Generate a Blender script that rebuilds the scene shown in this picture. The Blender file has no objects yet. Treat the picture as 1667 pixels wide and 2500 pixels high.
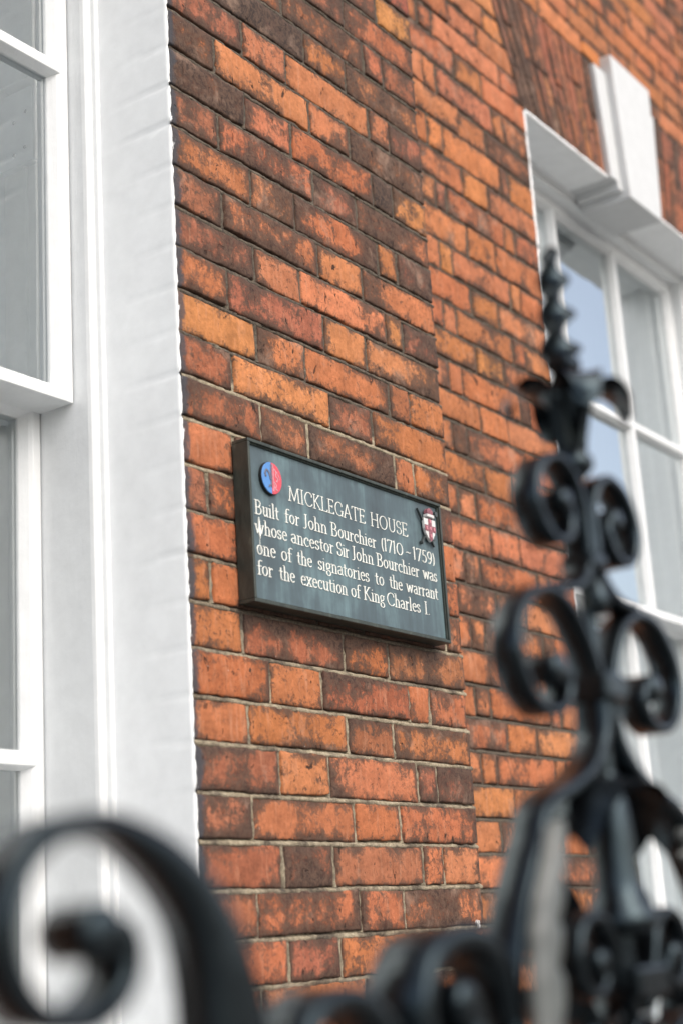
import bpy, math, random
import numpy as np
from mathutils import Vector, Matrix, noise

# ------------------------------------------------------------------ camera, world, sun
K = 0.84            # metres per design unit (bricks 240 mm long)
CZ = 1.905          # camera height in design units (1.6 m)
SC = bpy.context.scene
COL = SC.collection
random.seed(7)

def W(x, y, z):
    return (x * K, y * K, (z + CZ) * K)

yaw, pitch, roll = math.radians(55.7211), math.radians(15.2336), math.radians(-3.7063)
fw = Vector((math.sin(yaw) * math.cos(pitch), math.cos(yaw) * math.cos(pitch), math.sin(pitch)))
rt = Vector((math.cos(yaw), -math.sin(yaw), 0.0))
up = rt.cross(fw)
r2 = rt * math.cos(roll) + up * math.sin(roll)
u2 = -rt * math.sin(roll) + up * math.cos(roll)
cam_d = bpy.data.cameras.new('camera')
cam = bpy.data.objects.new('camera', cam_d)
COL.objects.link(cam)
m = Matrix((r2, u2, -fw)).transposed().to_4x4()
m.translation = Vector(W(0, -1.54, 0))
cam.matrix_world = m
cam_d.sensor_fit = 'HORIZONTAL'
cam_d.sensor_width = 24.0
cam_d.lens = 54.68
cam_d.clip_start = 0.05
cam_d.clip_end = 500
cam_d.dof.use_dof = True
cam_d.dof.focus_distance = 2.36
cam_d.dof.aperture_fstop = 2.8
cam_d.dof.aperture_blades = 0
SC.camera = cam

SUN_EL, SUN_AZ = math.radians(46), math.radians(189)   # sun behind thin overcast, in front of the facade
world = bpy.data.worlds.new('World')
SC.world = world
world.use_nodes = True
wn = world.node_tree
bg = wn.nodes['Background']
sky = wn.nodes.new('ShaderNodeTexSky')
sky.sky_type = 'NISHITA'
sky.sun_disc = False
sky.sun_elevation = SUN_EL
sky.sun_rotation = SUN_AZ
sky.air_density = 1.0
sky.dust_density = 6.0
sky.ozone_density = 1.0
hs = wn.nodes.new('ShaderNodeHueSaturation')
hs.inputs['Saturation'].default_value = 0.74
wn.links.new(sky.outputs[0], hs.inputs['Color'])
# thin overcast: the sky whitens and brightens evenly towards the horizon
tc = wn.nodes.new('ShaderNodeTexCoord')
sx = wn.nodes.new('ShaderNodeSeparateXYZ')
wn.links.new(tc.outputs['Generated'], sx.inputs[0])
mr_ = wn.nodes.new('ShaderNodeMapRange')
mr_.inputs['From Min'].default_value = 0.0; mr_.inputs['From Max'].default_value = 0.75
mr_.inputs['To Min'].default_value = 2.3; mr_.inputs['To Max'].default_value = 1.0
wn.links.new(sx.outputs['Z'], mr_.inputs['Value'])
vm = wn.nodes.new('ShaderNodeVectorMath'); vm.operation = 'SCALE'
wn.links.new(hs.outputs[0], vm.inputs[0]); wn.links.new(mr_.outputs[0], vm.inputs['Scale'])
wn.links.new(vm.outputs[0], bg.inputs['Color'])
bg.inputs['Strength'].default_value = 0.13

sd = bpy.data.lights.new('sun', 'SUN')
sd.energy = 0.5
sd.angle = math.radians(70)
sd.color = (0.97, 0.99, 1.0)
sun = bpy.data.objects.new('sun', sd)
COL.objects.link(sun)
sdir = Vector((math.sin(SUN_AZ) * math.cos(SUN_EL), math.cos(SUN_AZ) * math.cos(SUN_EL), math.sin(SUN_EL)))
sun.rotation_euler = sdir.to_track_quat('Z', 'Y').to_euler()
sun.location = (2, -6, 8)

SC.view_settings.view_transform = 'Standard'
SC.view_settings.look = 'None'
SC.view_settings.gamma = 1.0
SC.view_settings.exposure = 0.45
SC.cycles.max_bounces = 8

# ------------------------------------------------------------------ helpers
def tag(o, label=None, cat=None, kind=None, group=None):
    if label: o['label'] = label
    if cat: o['category'] = cat
    if kind: o['kind'] = kind
    if group: o['group'] = group
    return o

def empty(name, loc):
    o = bpy.data.objects.new(name, None)
    o.location = W(*loc)
    COL.objects.link(o)
    return o

def link(name, me, mats, parent=None):
    o = bpy.data.objects.new(name, me)
    for mt in (mats if isinstance(mats, (list, tuple)) else [mats]):
        me.materials.append(mt)
    COL.objects.link(o)
    if parent is not None:
        o.parent = parent
        q = parent
        off = Vector((0, 0, 0))
        while q is not None:
            off += q.location
            q = q.parent
        me.transform(Matrix.Translation(-off))
    return o

class MB:
    """mesh builder in design units"""
    def __init__(s):
        s.v, s.f, s.mi, s.sm = [], [], [], []
    def face(s, ids, mi=0, sm=False):
        s.f.append(ids); s.mi.append(mi); s.sm.append(sm)
    def box(s, x0, x1, y0, y1, z0, z1, mi=0):
        b = len(s.v)
        s.v += [(x0, y0, z0), (x1, y0, z0), (x1, y1, z0), (x0, y1, z0), (x0, y0, z1), (x1, y0, z1), (x1, y1, z1), (x0, y1, z1)]
        for q in ((0, 3, 2, 1), (4, 5, 6, 7), (0, 1, 5, 4), (1, 2, 6, 5), (2, 3, 7, 6), (3, 0, 4, 7)):
            s.face([b + i for i in q], mi)
    def prism(s, poly, axis, a0, a1, mi=0, sm=False):
        """poly: 2D pts; axis 'z': (x,y) extruded in z ; 'y': (x,z) extruded in y ; 'x': (y,z) extruded in x"""
        b = len(s.v); n = len(poly)
        for a in (a0, a1):
            for p, q in poly:
                s.v.append({'z': (p, q, a), 'y': (p, a, q), 'x': (a, p, q)}[axis])
        s.face([b + i for i in range(n)][::-1], mi)
        s.face([b + n + i for i in range(n)], mi)
        for i in range(n):
            j = (i + 1) % n
            s.face([b + i, b + j, b + n + j, b + n + i], mi, sm)
    def grid(s, P, mi=0, sm=True, flip=False):
        b = len(s.v); nr = len(P); nc = len(P[0])
        for r in P:
            s.v += [tuple(p) for p in r]
        for i in range(nr - 1):
            for j in range(nc - 1):
                q = [b + i * nc + j, b + i * nc + j + 1, b + (i + 1) * nc + j + 1, b + (i + 1) * nc + j]
                s.face(q[::-1] if flip else q, mi, sm)
    def lathe(s, prof, cx, cy, seg=20, mi=0):
        P = []
        for r, z in prof:
            P.append([(cx + r * math.cos(2 * math.pi * i / seg), cy + r * math.sin(2 * math.pi * i / seg), z) for i in range(seg + 1)])
        s.grid(P, mi)
    def band(s, pts, t, y0, y1, mi=0, cap=True):
        """flat bar following pts in the xz plane, thickness t (number or list), from y0 to y1"""
        n = len(pts)
        T = t if isinstance(t, list) else [t] * n
        b = len(s.v)
        for i, (x, z) in enumerate(pts):
            a = pts[max(0, i - 1)]; c = pts[min(n - 1, i + 1)]
            dx, dz = c[0] - a[0], c[1] - a[1]
            l = math.hypot(dx, dz) or 1
            nx, nz = -dz / l * T[i] / 2, dx / l * T[i] / 2
            e = min(.25 * T[i], .002)
            for sx, yy in ((1, y0 + e), (.6, y0), (-.6, y0), (-1, y0 + e), (-1, y1 - e), (-.6, y1), (.6, y1), (1, y1 - e)):
                s.v.append((x + nx * sx, yy, z + nz * sx))
        for i in range(n - 1):
            for k in range(8):
                s.face([b + i * 8 + k, b + i * 8 + (k + 1) % 8, b + (i + 1) * 8 + (k + 1) % 8, b + (i + 1) * 8 + k], mi, True)
        if cap:
            s.face([b + k for k in range(8)][::-1], mi)
            s.face([b + (n - 1) * 8 + k for k in range(8)], mi)
    def build(s, name, mats, parent=None, bevel=0, subsurf=0):
        me = bpy.data.meshes.new(name)
        me.from_pydata([W(*p) for p in s.v], [], s.f)
        me.polygons.foreach_set('material_index', s.mi)
        me.polygons.foreach_set('use_smooth', s.sm)
        me.validate(); me.update()
        o = link(name, me, mats, parent)
        if bevel:
            md = o.modifiers.new('bevel', 'BEVEL'); md.width = bevel * K; md.segments = 2; md.limit_method = 'ANGLE'
        if subsurf:
            md = o.modifiers.new('sub', 'SUBSURF'); md.levels = subsurf; md.render_levels = subsurf
        return o

def crom(ctrl, n=8):
    P = [ctrl[0]] + list(ctrl) + [ctrl[-1]]
    out = []
    for i in range(1, len(P) - 2):
        p0, p1, p2, p3 = [np.array(p, float) for p in P[i - 1:i + 3]]
        for k in range(n):
            t = k / n
            out.append(tuple(.5 * ((2 * p1) + (-p0 + p2) * t + (2 * p0 - 5 * p1 + 4 * p2 - p3) * t * t + (-p0 + 3 * p1 - 3 * p2 + p3) * t ** 3)))
    out.append(tuple(np.array(ctrl[-1], float)))
    return out

def N(x, y, z, oct=3):
    return noise.fractal(Vector((x, y, z)), 1.0, 2.1, oct)

# ------------------------------------------------------------------ materials
def mat(name):
    mt = bpy.data.materials.new(name)
    mt.use_nodes = True
    nt = mt.node_tree
    return mt, nt, nt.nodes['Principled BSDF'], lambda t, **k: _nd(nt, t, **k), nt.links.new
def _nd(nt, t, **k):
    n = nt.nodes.new('ShaderNode' + t)
    for a, b in k.items():
        if a.startswith('i_'):
            n.inputs[int(a[2:])].default_value = b
        else:
            setattr(n, a, b)
    return n
def ramp(nd, stops, interp='LINEAR'):
    n = nd('ValToRGB')
    e = n.color_ramp.elements
    n.color_ramp.interpolation = interp
    while len(e) < len(stops): e.new(.5)
    for q, (p, c) in zip(e, stops):
        q.position = p
        q.color = (c, c, c, 1) if isinstance(c, (int, float)) else (*c, 1)
    return n
def coords(nd, ln, scale=(1, 1, 1)):
    g = nd('NewGeometry')
    mp = nd('Mapping')
    mp.inputs['Scale'].default_value = scale
    ln(g.outputs['Position'], mp.inputs['Vector'])
    return mp.outputs[0]
def tex(nd, ln, vec, scale, detail=6, rough=.6, dist=0):
    n = nd('TexNoise')
    n.inputs['Scale'].default_value = scale; n.inputs['Detail'].default_value = detail
    n.inputs['Roughness'].default_value = rough; n.inputs['Distortion'].default_value = dist
    ln(vec, n.inputs['Vector'])
    return n.outputs[0]
def mth(nd, ln, op, a, b=None, clamp=False):
    n = nd('Math', operation=op); n.use_clamp = clamp
    for i, q in enumerate((a, b)):
        if q is None: continue
        if isinstance(q, (int, float)): n.inputs[i].default_value = q
        else: ln(q, n.inputs[i])
    return n.outputs[0]
def mix(nd, ln, f, a, b, mode='MIX'):
    n = nd('Mix', data_type='RGBA', blend_type=mode)
    for i, q in ((0, f), (6, a), (7, b)):
        if isinstance(q, (int, float)): n.inputs[i].default_value = q
        elif isinstance(q, tuple): n.inputs[i].default_value = (*q, 1)
        else: ln(q, n.inputs[i])
    return n.outputs[2]

def brick_material():
    mt, nt, b, nd, ln = mat('old_brick')
    tint = nd('Attribute', attribute_name='tint')
    sv = nd('CombineXYZ')
    for i, k in enumerate((37.0, 0.0, 71.0)): ln(mth(nd, ln, 'MULTIPLY', tint.outputs['Alpha'], k), sv.inputs[i])
    gp = nd('NewGeometry'); va = nd('VectorMath', operation='ADD')
    ln(gp.outputs['Position'], va.inputs[0]); ln(sv.outputs[0], va.inputs[1])
    P = va.outputs[0]
    def coords_(scale):
        mp = nd('Mapping'); mp.inputs['Scale'].default_value = scale
        ln(P, mp.inputs['Vector']); return mp.outputs[0]
    wear_shade = nd('Attribute', attribute_name='wear_shade')
    sep = nd('SeparateColor'); ln(wear_shade.outputs['Color'], sep.inputs[0])
    soot, edge, paint = sep.outputs  # soot includes the shade painted under the plaque
    # colour variation inside a brick
    n1 = tex(nd, ln, P, 26, 5, .6)
    n2 = tex(nd, ln, P, 140, 4, .7)
    v1 = ramp(nd, [(.3, .70), (.7, 1.25)]); ln(n1, v1.inputs[0])
    c = mix(nd, ln, 1.0, tint.outputs['Color'], v1.outputs[0], 'MULTIPLY')
    v2 = ramp(nd, [(.35, .8), (.68, 1.15)]); ln(n2, v2.inputs[0])
    c = mix(nd, ln, 1.0, c, v2.outputs[0], 'MULTIPLY')
    # pale vertical drag marks
    Ps = coords_((120, 120, 16))
    n3 = tex(nd, ln, Ps, 1, 4, .6)
    v3 = ramp(nd, [(.54, 0), (.75, .5)]); ln(n3, v3.inputs[0])
    c = mix(nd, ln, v3.outputs[0], c, (.50, .26, .16))
    # soot blotches and the painted plaque shade, stronger towards the arrises
    s0 = tex(nd, ln, P, 9, 6, .62, .3)
    s1 = tex(nd, ln, P, 30, 9, .74, .5)
    s2 = tex(nd, ln, P, 110, 8, .78, .8)
    # rain runs and sheltered streaks that carry across several bricks
    wr_ = tex(nd, ln, coords(nd, ln, (1, 1, .38)), 6.5, 6, .62, .3)
    a = mth(nd, ln, 'ADD', mth(nd, ln, 'MULTIPLY', soot, .42), mth(nd, ln, 'MULTIPLY', mth(nd, ln, 'SUBTRACT', wr_, .5), 1.0))
    e = mth(nd, ln, 'MULTIPLY', mth(nd, ln, 'SUBTRACT', 1.0, edge), .26)
    rnd = mth(nd, ln, 'FRACT', mth(nd, ln, 'MULTIPLY', tint.outputs['Alpha'], 17.3))
    rnd2 = mth(nd, ln, 'FRACT', mth(nd, ln, 'MULTIPLY', tint.outputs['Alpha'], 53.7))
    a = mth(nd, ln, 'ADD', a, mth(nd, ln, 'MULTIPLY', mth(nd, ln, 'SUBTRACT', rnd, .5), .22))
    t = mth(nd, ln, 'ADD', mth(nd, ln, 'ADD', a, e), mth(nd, ln, 'ADD', mth(nd, ln, 'MULTIPLY', s0, 1.25), mth(nd, ln, 'ADD', mth(nd, ln, 'MULTIPLY', s1, 1.15), mth(nd, ln, 'MULTIPLY', s2, 1.15))))
    sm = ramp(nd, [(.53, 0), (.61, .48), (.72, .84), (.9, .95)]); ln(mth(nd, ln, 'SUBTRACT', t, 1.435), sm.inputs[0])
    sc = ramp(nd, [(.40, (.019, .017, .016)), (.60, (.105, .066, .048))]); ln(s2, sc.inputs[0])
    c = mix(nd, ln, sm.outputs[0], c, sc.outputs[0])
    gr_ = ramp(nd, [(.575, 0), (.64, .62)]); ln(mth(nd, ln, 'ADD', s2, mth(nd, ln, 'MULTIPLY', mth(nd, ln, 'SUBTRACT', rnd2, .5), .09)), gr_.inputs[0])
    c = mix(nd, ln, gr_.outputs[0], c, (.060, .036, .026))
    # small dark pits and cracks
    pit = tex(nd, ln, coords_((1.0, 1.0, .55)), 68, 4, .55, .5)
    pm = ramp(nd, [(.655, 0), (.69, 1)]); ln(pit, pm.inputs[0])
    c = mix(nd, ln, mth(nd, ln, 'MULTIPLY', mth(nd, ln, 'MULTIPLY', pm.outputs[0], .95), mth(nd, ln, 'SMOOTH_MIN', mth(nd, ln, 'MULTIPLY', rnd2, 2.2), 1.0)), c, (.03, .018, .013))
    cr = tex(nd, ln, coords_((1, 1, 1.6)), 13, 7, .7, 1.2)
    cm = ramp(nd, [(.492, 0), (.5, .75), (.508, 0)]); ln(cr, cm.inputs[0])
    cm2 = ramp(nd, [(.56, 0), (.66, 1)]); ln(n1, cm2.inputs[0])
    ck = mth(nd, ln, 'MULTIPLY', cm.outputs[0], cm2.outputs[0])
    c = mix(nd, ln, ck, c, (.05, .03, .02))
    bl = tex(nd, ln, P, 16, 6, .7, .4)
    blm = ramp(nd, [(.58, 0), (.72, .38)]); ln(mth(nd, ln, 'ADD', bl, mth(nd, ln, 'MULTIPLY', mth(nd, ln, 'SUBTRACT', rnd, .62), .16)), blm.inputs[0])
    c = mix(nd, ln, blm.outputs[0], c, (.40, .27, .20))
    # specks of lime / old paint
    sp = tex(nd, ln, P, 230, 2, .5)
    spm = ramp(nd, [(.79, 0), (.82, .8)]); ln(sp, spm.inputs[0])
    c = mix(nd, ln, spm.outputs[0], c, (.62, .55, .48))
    # grey-white paint smear beside the painted reveal
    pn = tex(nd, ln, coords(nd, ln, (1, 1, .6)), 60, 7, .75, .5)
    pa = mth(nd, ln, 'ADD', paint, mth(nd, ln, 'MULTIPLY', mth(nd, ln, 'SUBTRACT', pn, .5), 1.1))
    pr = ramp(nd, [(.50, 0), (.70, 1)]); ln(pa, pr.inputs[0])
    c = mix(nd, ln, mth(nd, ln, 'MULTIPLY', pr.outputs[0], .85), c, (.052, .056, .066))
    pr2 = ramp(nd, [(.93, 0), (1.0, 1)]); ln(pa, pr2.inputs[0])
    c = mix(nd, ln, pr2.outputs[0], c, (.62, .64, .66))
    ln(c, b.inputs['Base Color'])
    b.inputs['Roughness'].default_value = .86
    b.inputs['Specular IOR Level'].default_value = .25
    h = mth(nd, ln, 'ADD', mth(nd, ln, 'MULTIPLY', n2, .6), mth(nd, ln, 'MULTIPLY', s2, .5))
    h = mth(nd, ln, 'SUBTRACT', h, mth(nd, ln, 'MULTIPLY', pm.outputs[0], 1.4))
    h = mth(nd, ln, 'SUBTRACT', h, mth(nd, ln, 'MULTIPLY', ck, .8))
    bp = nd('Bump'); bp.inputs['Strength'].default_value = .75; bp.inputs['Distance'].default_value = .0022
    ln(h, bp.inputs['Height']); ln(bp.outputs[0], b.inputs['Normal'])
    return mt

def mortar_material():
    mt, nt, b, nd, ln = mat('lime_mortar')
    P = coords(nd, ln)
    wear_shade = nd('Attribute', attribute_name='wear_shade')
    sep = nd('SeparateColor'); ln(wear_shade.outputs['Color'], sep.inputs[0])
    n1 = tex(nd, ln, P, 17, 6, .65)
    n2 = tex(nd, ln, P, 190, 5, .7)
    dark = ramp(nd, [(.3, (.036, .030, .024)), (.7, (.150, .122, .090))]); ln(n2, dark.inputs[0])
    lite = ramp(nd, [(.3, (.17, .135, .085)), (.7, (.46, .40, .29))]); ln(n2, lite.inputs[0])
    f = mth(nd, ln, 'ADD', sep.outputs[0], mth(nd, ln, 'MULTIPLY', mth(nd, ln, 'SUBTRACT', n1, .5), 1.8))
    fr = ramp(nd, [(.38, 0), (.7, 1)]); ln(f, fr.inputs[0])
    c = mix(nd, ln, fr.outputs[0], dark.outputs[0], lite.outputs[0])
    moss = tex(nd, ln, P, 33, 5, .6)
    mm = ramp(nd, [(.68, 0), (.74, .6)]); ln(moss, mm.inputs[0])
    c = mix(nd, ln, mm.outputs[0], c, (.10, .115, .05))
    ln(c, b.inputs['Base Color'])
    b.inputs['Roughness'].default_value = .95
    bp = nd('Bump'); bp.inputs['Strength'].default_value = .9; bp.inputs['Distance'].default_value = .003
    ln(n2, bp.inputs['Height']); ln(bp.outputs[0], b.inputs['Normal'])
    return mt

def paint_material(name, col, rough=.38, bump=.25, streak=True, dirt=.0):
    mt, nt, b, nd, ln = mat(name)
    P = coords(nd, ln, (1, 1, .12) if streak else (1, 1, 1))
    n1 = tex(nd, ln, P, 160 if streak else 70, 5, .6)
    n2 = tex(nd, ln, coords(nd, ln), 30, 6, .6)
    v = ramp(nd, [(.3, .95), (.7, 1.03)]); ln(n2, v.inputs[0])
    c = mix(nd, ln, 1.0, col, v.outputs[0], 'MULTIPLY')
    if dirt:
        n3 = tex(nd, ln, coords(nd, ln, (1, 1, .35)), 55, 8, .75, .6)
        d = ramp(nd, [(.66, 0), (.80, dirt)]); ln(n3, d.inputs[0])
        c = mix(nd, ln, d.outputs[0], c, (.34, .34, .31))
    ln(c, b.inputs['Base Color'])
    b.inputs['Roughness'].default_value = rough
    bp = nd('Bump'); bp.inputs['Strength'].default_value = bump; bp.inputs['Distance'].default_value = .003
    h = mth(nd, ln, 'ADD', mth(nd, ln, 'MULTIPLY', n1, .5), n2)
    ln(h, bp.inputs['Height']); ln(bp.outputs[0], b.inputs['Normal'])
    return mt

def glass_material(ior, name):
    mt, nt, b, nd, ln = mat(name)
    nt.nodes.remove(b)
    out = nt.nodes['Material Output']
    gl = nd('BsdfGlossy'); gl.inputs['Roughness'].default_value = .0
    gl.inputs['Color'].default_value = (.93, .985, 1, 1)
    tr = nd('BsdfTransparent'); tr.inputs['Color'].default_value = (.95, .97, .96, 1)
    fr = nd('Fresnel'); fr.inputs['IOR'].default_value = ior
    n = tex(nd, ln, coords(nd, ln), 5, 2, .4)
    bp = nd('Bump'); bp.inputs['Strength'].default_value = .12; bp.inputs['Distance'].default_value = .01
    ln(n, bp.inputs['Height']); ln(bp.outputs[0], gl.inputs['Normal'])
    mx = nd('MixShader'); ln(fr.outputs[0], mx.inputs[0]); ln(tr.outputs[0], mx.inputs[1]); ln(gl.outputs[0], mx.inputs[2])
    ln(mx.outputs[0], out.inputs['Surface'])
    return mt

def iron_material():
    mt, nt, b, nd, ln = mat('black_painted_iron')
    n1 = tex(nd, ln, coords(nd, ln), 45, 6, .65)
    c = ramp(nd, [(.3, (.002, .0024, .003)), (.75, (.005, .006, .007))]); ln(n1, c.inputs[0])
    ln(c.outputs[0], b.inputs['Base Color'])
    r = ramp(nd, [(.3, .15), (.7, .28)]); ln(n1, r.inputs[0]); ln(r.outputs[0], b.inputs['Roughness'])
    b.inputs['Specular IOR Level'].default_value = .58
    b.inputs['Specular Tint'].default_value = (.62, .86, 1, 1)
    bp = nd('Bump'); bp.inputs['Strength'].default_value = .35; bp.inputs['Distance'].default_value = .003
    ln(n1, bp.inputs['Height']); ln(bp.outputs[0], b.inputs['Normal'])
    return mt

def patina_material():
    mt, nt, b, nd, ln = mat('blue_green_patina')
    n1 = tex(nd, ln, coords(nd, ln, (1, 1, .16)), 26, 6, .6, .2)
    n2 = tex(nd, ln, coords(nd, ln, (1, 1, .07)), 130, 4, .6)
    n3 = tex(nd, ln, coords(nd, ln), 14, 5, .6)
    f = mth(nd, ln, 'ADD', mth(nd, ln, 'ADD', mth(nd, ln, 'MULTIPLY', n1, .55), mth(nd, ln, 'MULTIPLY', n2, .15)), mth(nd, ln, 'MULTIPLY', n3, .4))
    c = ramp(nd, [(.38, (.040, .056, .066)), (.55, (.066, .100, .115)), (.74, (.15, .24, .26))]); ln(f, c.inputs[0])
    ln(c.outputs[0], b.inputs['Base Color'])
    b.inputs['Roughness'].default_value = .55
    bp = nd('Bump'); bp.inputs['Strength'].default_value = .15; bp.inputs['Distance'].default_value = .001
    ln(n2, bp.inputs['Height']); ln(bp.outputs[0], b.inputs['Normal'])
    return mt

def bronze_material():
    mt, nt, b, nd, ln = mat('dark_bronze')
    n1 = tex(nd, ln, coords(nd, ln, (1, 1, .3)), 60, 7, .7)
    c = ramp(nd, [(.35, (.024, .030, .026)), (.6, (.050, .060, .050)), (.8, (.14, .16, .13))]); ln(n1, c.inputs[0])
    ln(c.outputs[0], b.inputs['Base Color'])
    b.inputs['Roughness'].default_value = .5
    b.inputs['Metallic'].default_value = .25
    return mt

def plain(name, col, rough=.5, var=.12, scale=60):
    mt, nt, b, nd, ln = mat(name)
    n1 = tex(nd, ln, coords(nd, ln), scale, 5, .65)
    v = ramp(nd, [(.3, 1 - var), (.7, 1 + var)]); ln(n1, v.inputs[0])
    ln(mix(nd, ln, 1.0, col, v.outputs[0], 'MULTIPLY'), b.inputs['Base Color'])
    b.inputs['Roughness'].default_value = rough
    return mt

def pave_material():
    mt, nt, b, nd, ln = mat('stone_paving')
    br = nd('TexBrick'); ln(coords(nd, ln), br.inputs['Vector'])
    br.inputs['Color1'].default_value = (.13, .13, .125, 1); br.inputs['Color2'].default_value = (.17, .165, .155, 1)
    br.inputs['Mortar'].default_value = (.06, .058, .055, 1)
    br.inputs['Scale'].default_value = 1.0; br.inputs['Mortar Size'].default_value = .008
    br.inputs['Brick Width'].default_value = .9; br.inputs['Row Height'].default_value = .6
    n1 = tex(nd, ln, coords(nd, ln), 6, 7, .65)
    v = ramp(nd, [(.3, .8), (.7, 1.15)]); ln(n1, v.inputs[0])
    ln(mix(nd, ln, 1.0, br.outputs[0], v.outputs[0], 'MULTIPLY'), b.inputs['Base Color'])
    b.inputs['Roughness'].default_value = .85
    return mt

M_BRICK, M_MORTAR = brick_material(), mortar_material()
M_WHITE = paint_material('white_gloss_paint', (.74, .765, .775), .35, .25, True, .5)
M_MASON = paint_material('white_masonry_paint', (.87, .895, .905), .5, .09, False, .22)
M_KEY = paint_material('white_stone_paint', (.56, .58, .59), .55, .2, True, .5)
M_GREY = paint_material('grey_green_paint', (.84, .88, .85), .5, .25, True, .5)
M_BEIGE = paint_material('aged_cream_paint', (.87, .86, .74), .5, .3, True, .9)
M_SHUT = paint_material('pale_grey_paint', (.81, .82, .80), .5, .2, True, .35)
M_GLASS, M_GLASS2, M_IRON, M_PAT, M_BRONZE = glass_material(4.2, 'window_glass'), glass_material(13.0, 'boosted_reflect_glass'), iron_material(), patina_material(), bronze_material()  # reflectivity raised past real glass to brighten the mirrored sky, most at right
M_LET = plain('cream_lettering', (.74, .75, .70), .5, .06)
M_BLUE = plain('blue_enamel', (.075, .22, .52), .35, .12, 200)
M_RED = plain('red_enamel', (.58, .06, .085), .35, .15, 200)
M_CRED = plain('worn_red_enamel', (.24, .085, .105), .5, .5, 330)
M_CWHITE = plain('white_enamel', (.62, .62, .61), .4, .05)
M_PINK = plain('pale_relief_enamel', (.55, .22, .26), .5, .3, 300)
M_STEEL = plain('dull_dark_metal', (.045, .055, .055), .45)
M_DARK = plain('black_metal', (.012, .012, .012), .45)
M_LEAF = plain('dull_grey_black_paint', (.085, .095, .094), .45, .35, 25)  # grey-black for the acanthus leaves, paler than the other ironwork
M_ROOM = plain('pale_plaster', (.55, .53, .49), .9)
M_PAVE = pave_material()
M_HOLE = plain('dark_gap', (.03, .03, .028), .8)

# ------------------------------------------------------------------ ground
g = MB(); g.grid([[(-60, -60, -CZ), (60, -60, -CZ)], [(-60, 60, -CZ), (60, 60, -CZ)]], sm=False)
tag(g.build('pavement', M_PAVE), kind='structure')

# ------------------------------------------------------------------ brickwork
XL = 1.8217                       # jamb of the left window
STEP = 2.657                      # edge of the projecting bay
DR = .167                         # set-back of the recessed wall
SOFF, EXT = 2.173, 2.553          # underside and top of the flat arches
HALF = .704
WC1, WC2 = XL - HALF, 4.235       # window centres
SILL = -.40
TOP = 5.2
TONES = {'O': ((.56, .222, .090), .12), 'o': ((.46, .168, .072), .26), 's': ((.51, .195, .094), .22), 'b': ((.35, .135, .070), .50),
         'r': ((.37, .122, .070), .42), 'd': ((.34, .128, .070), .72), 'D': ((.16, .078, .060), 1.05), 'y': ((.55, .25, .095), .14), 'm': ((.46, .168, .074), .52)}

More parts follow.
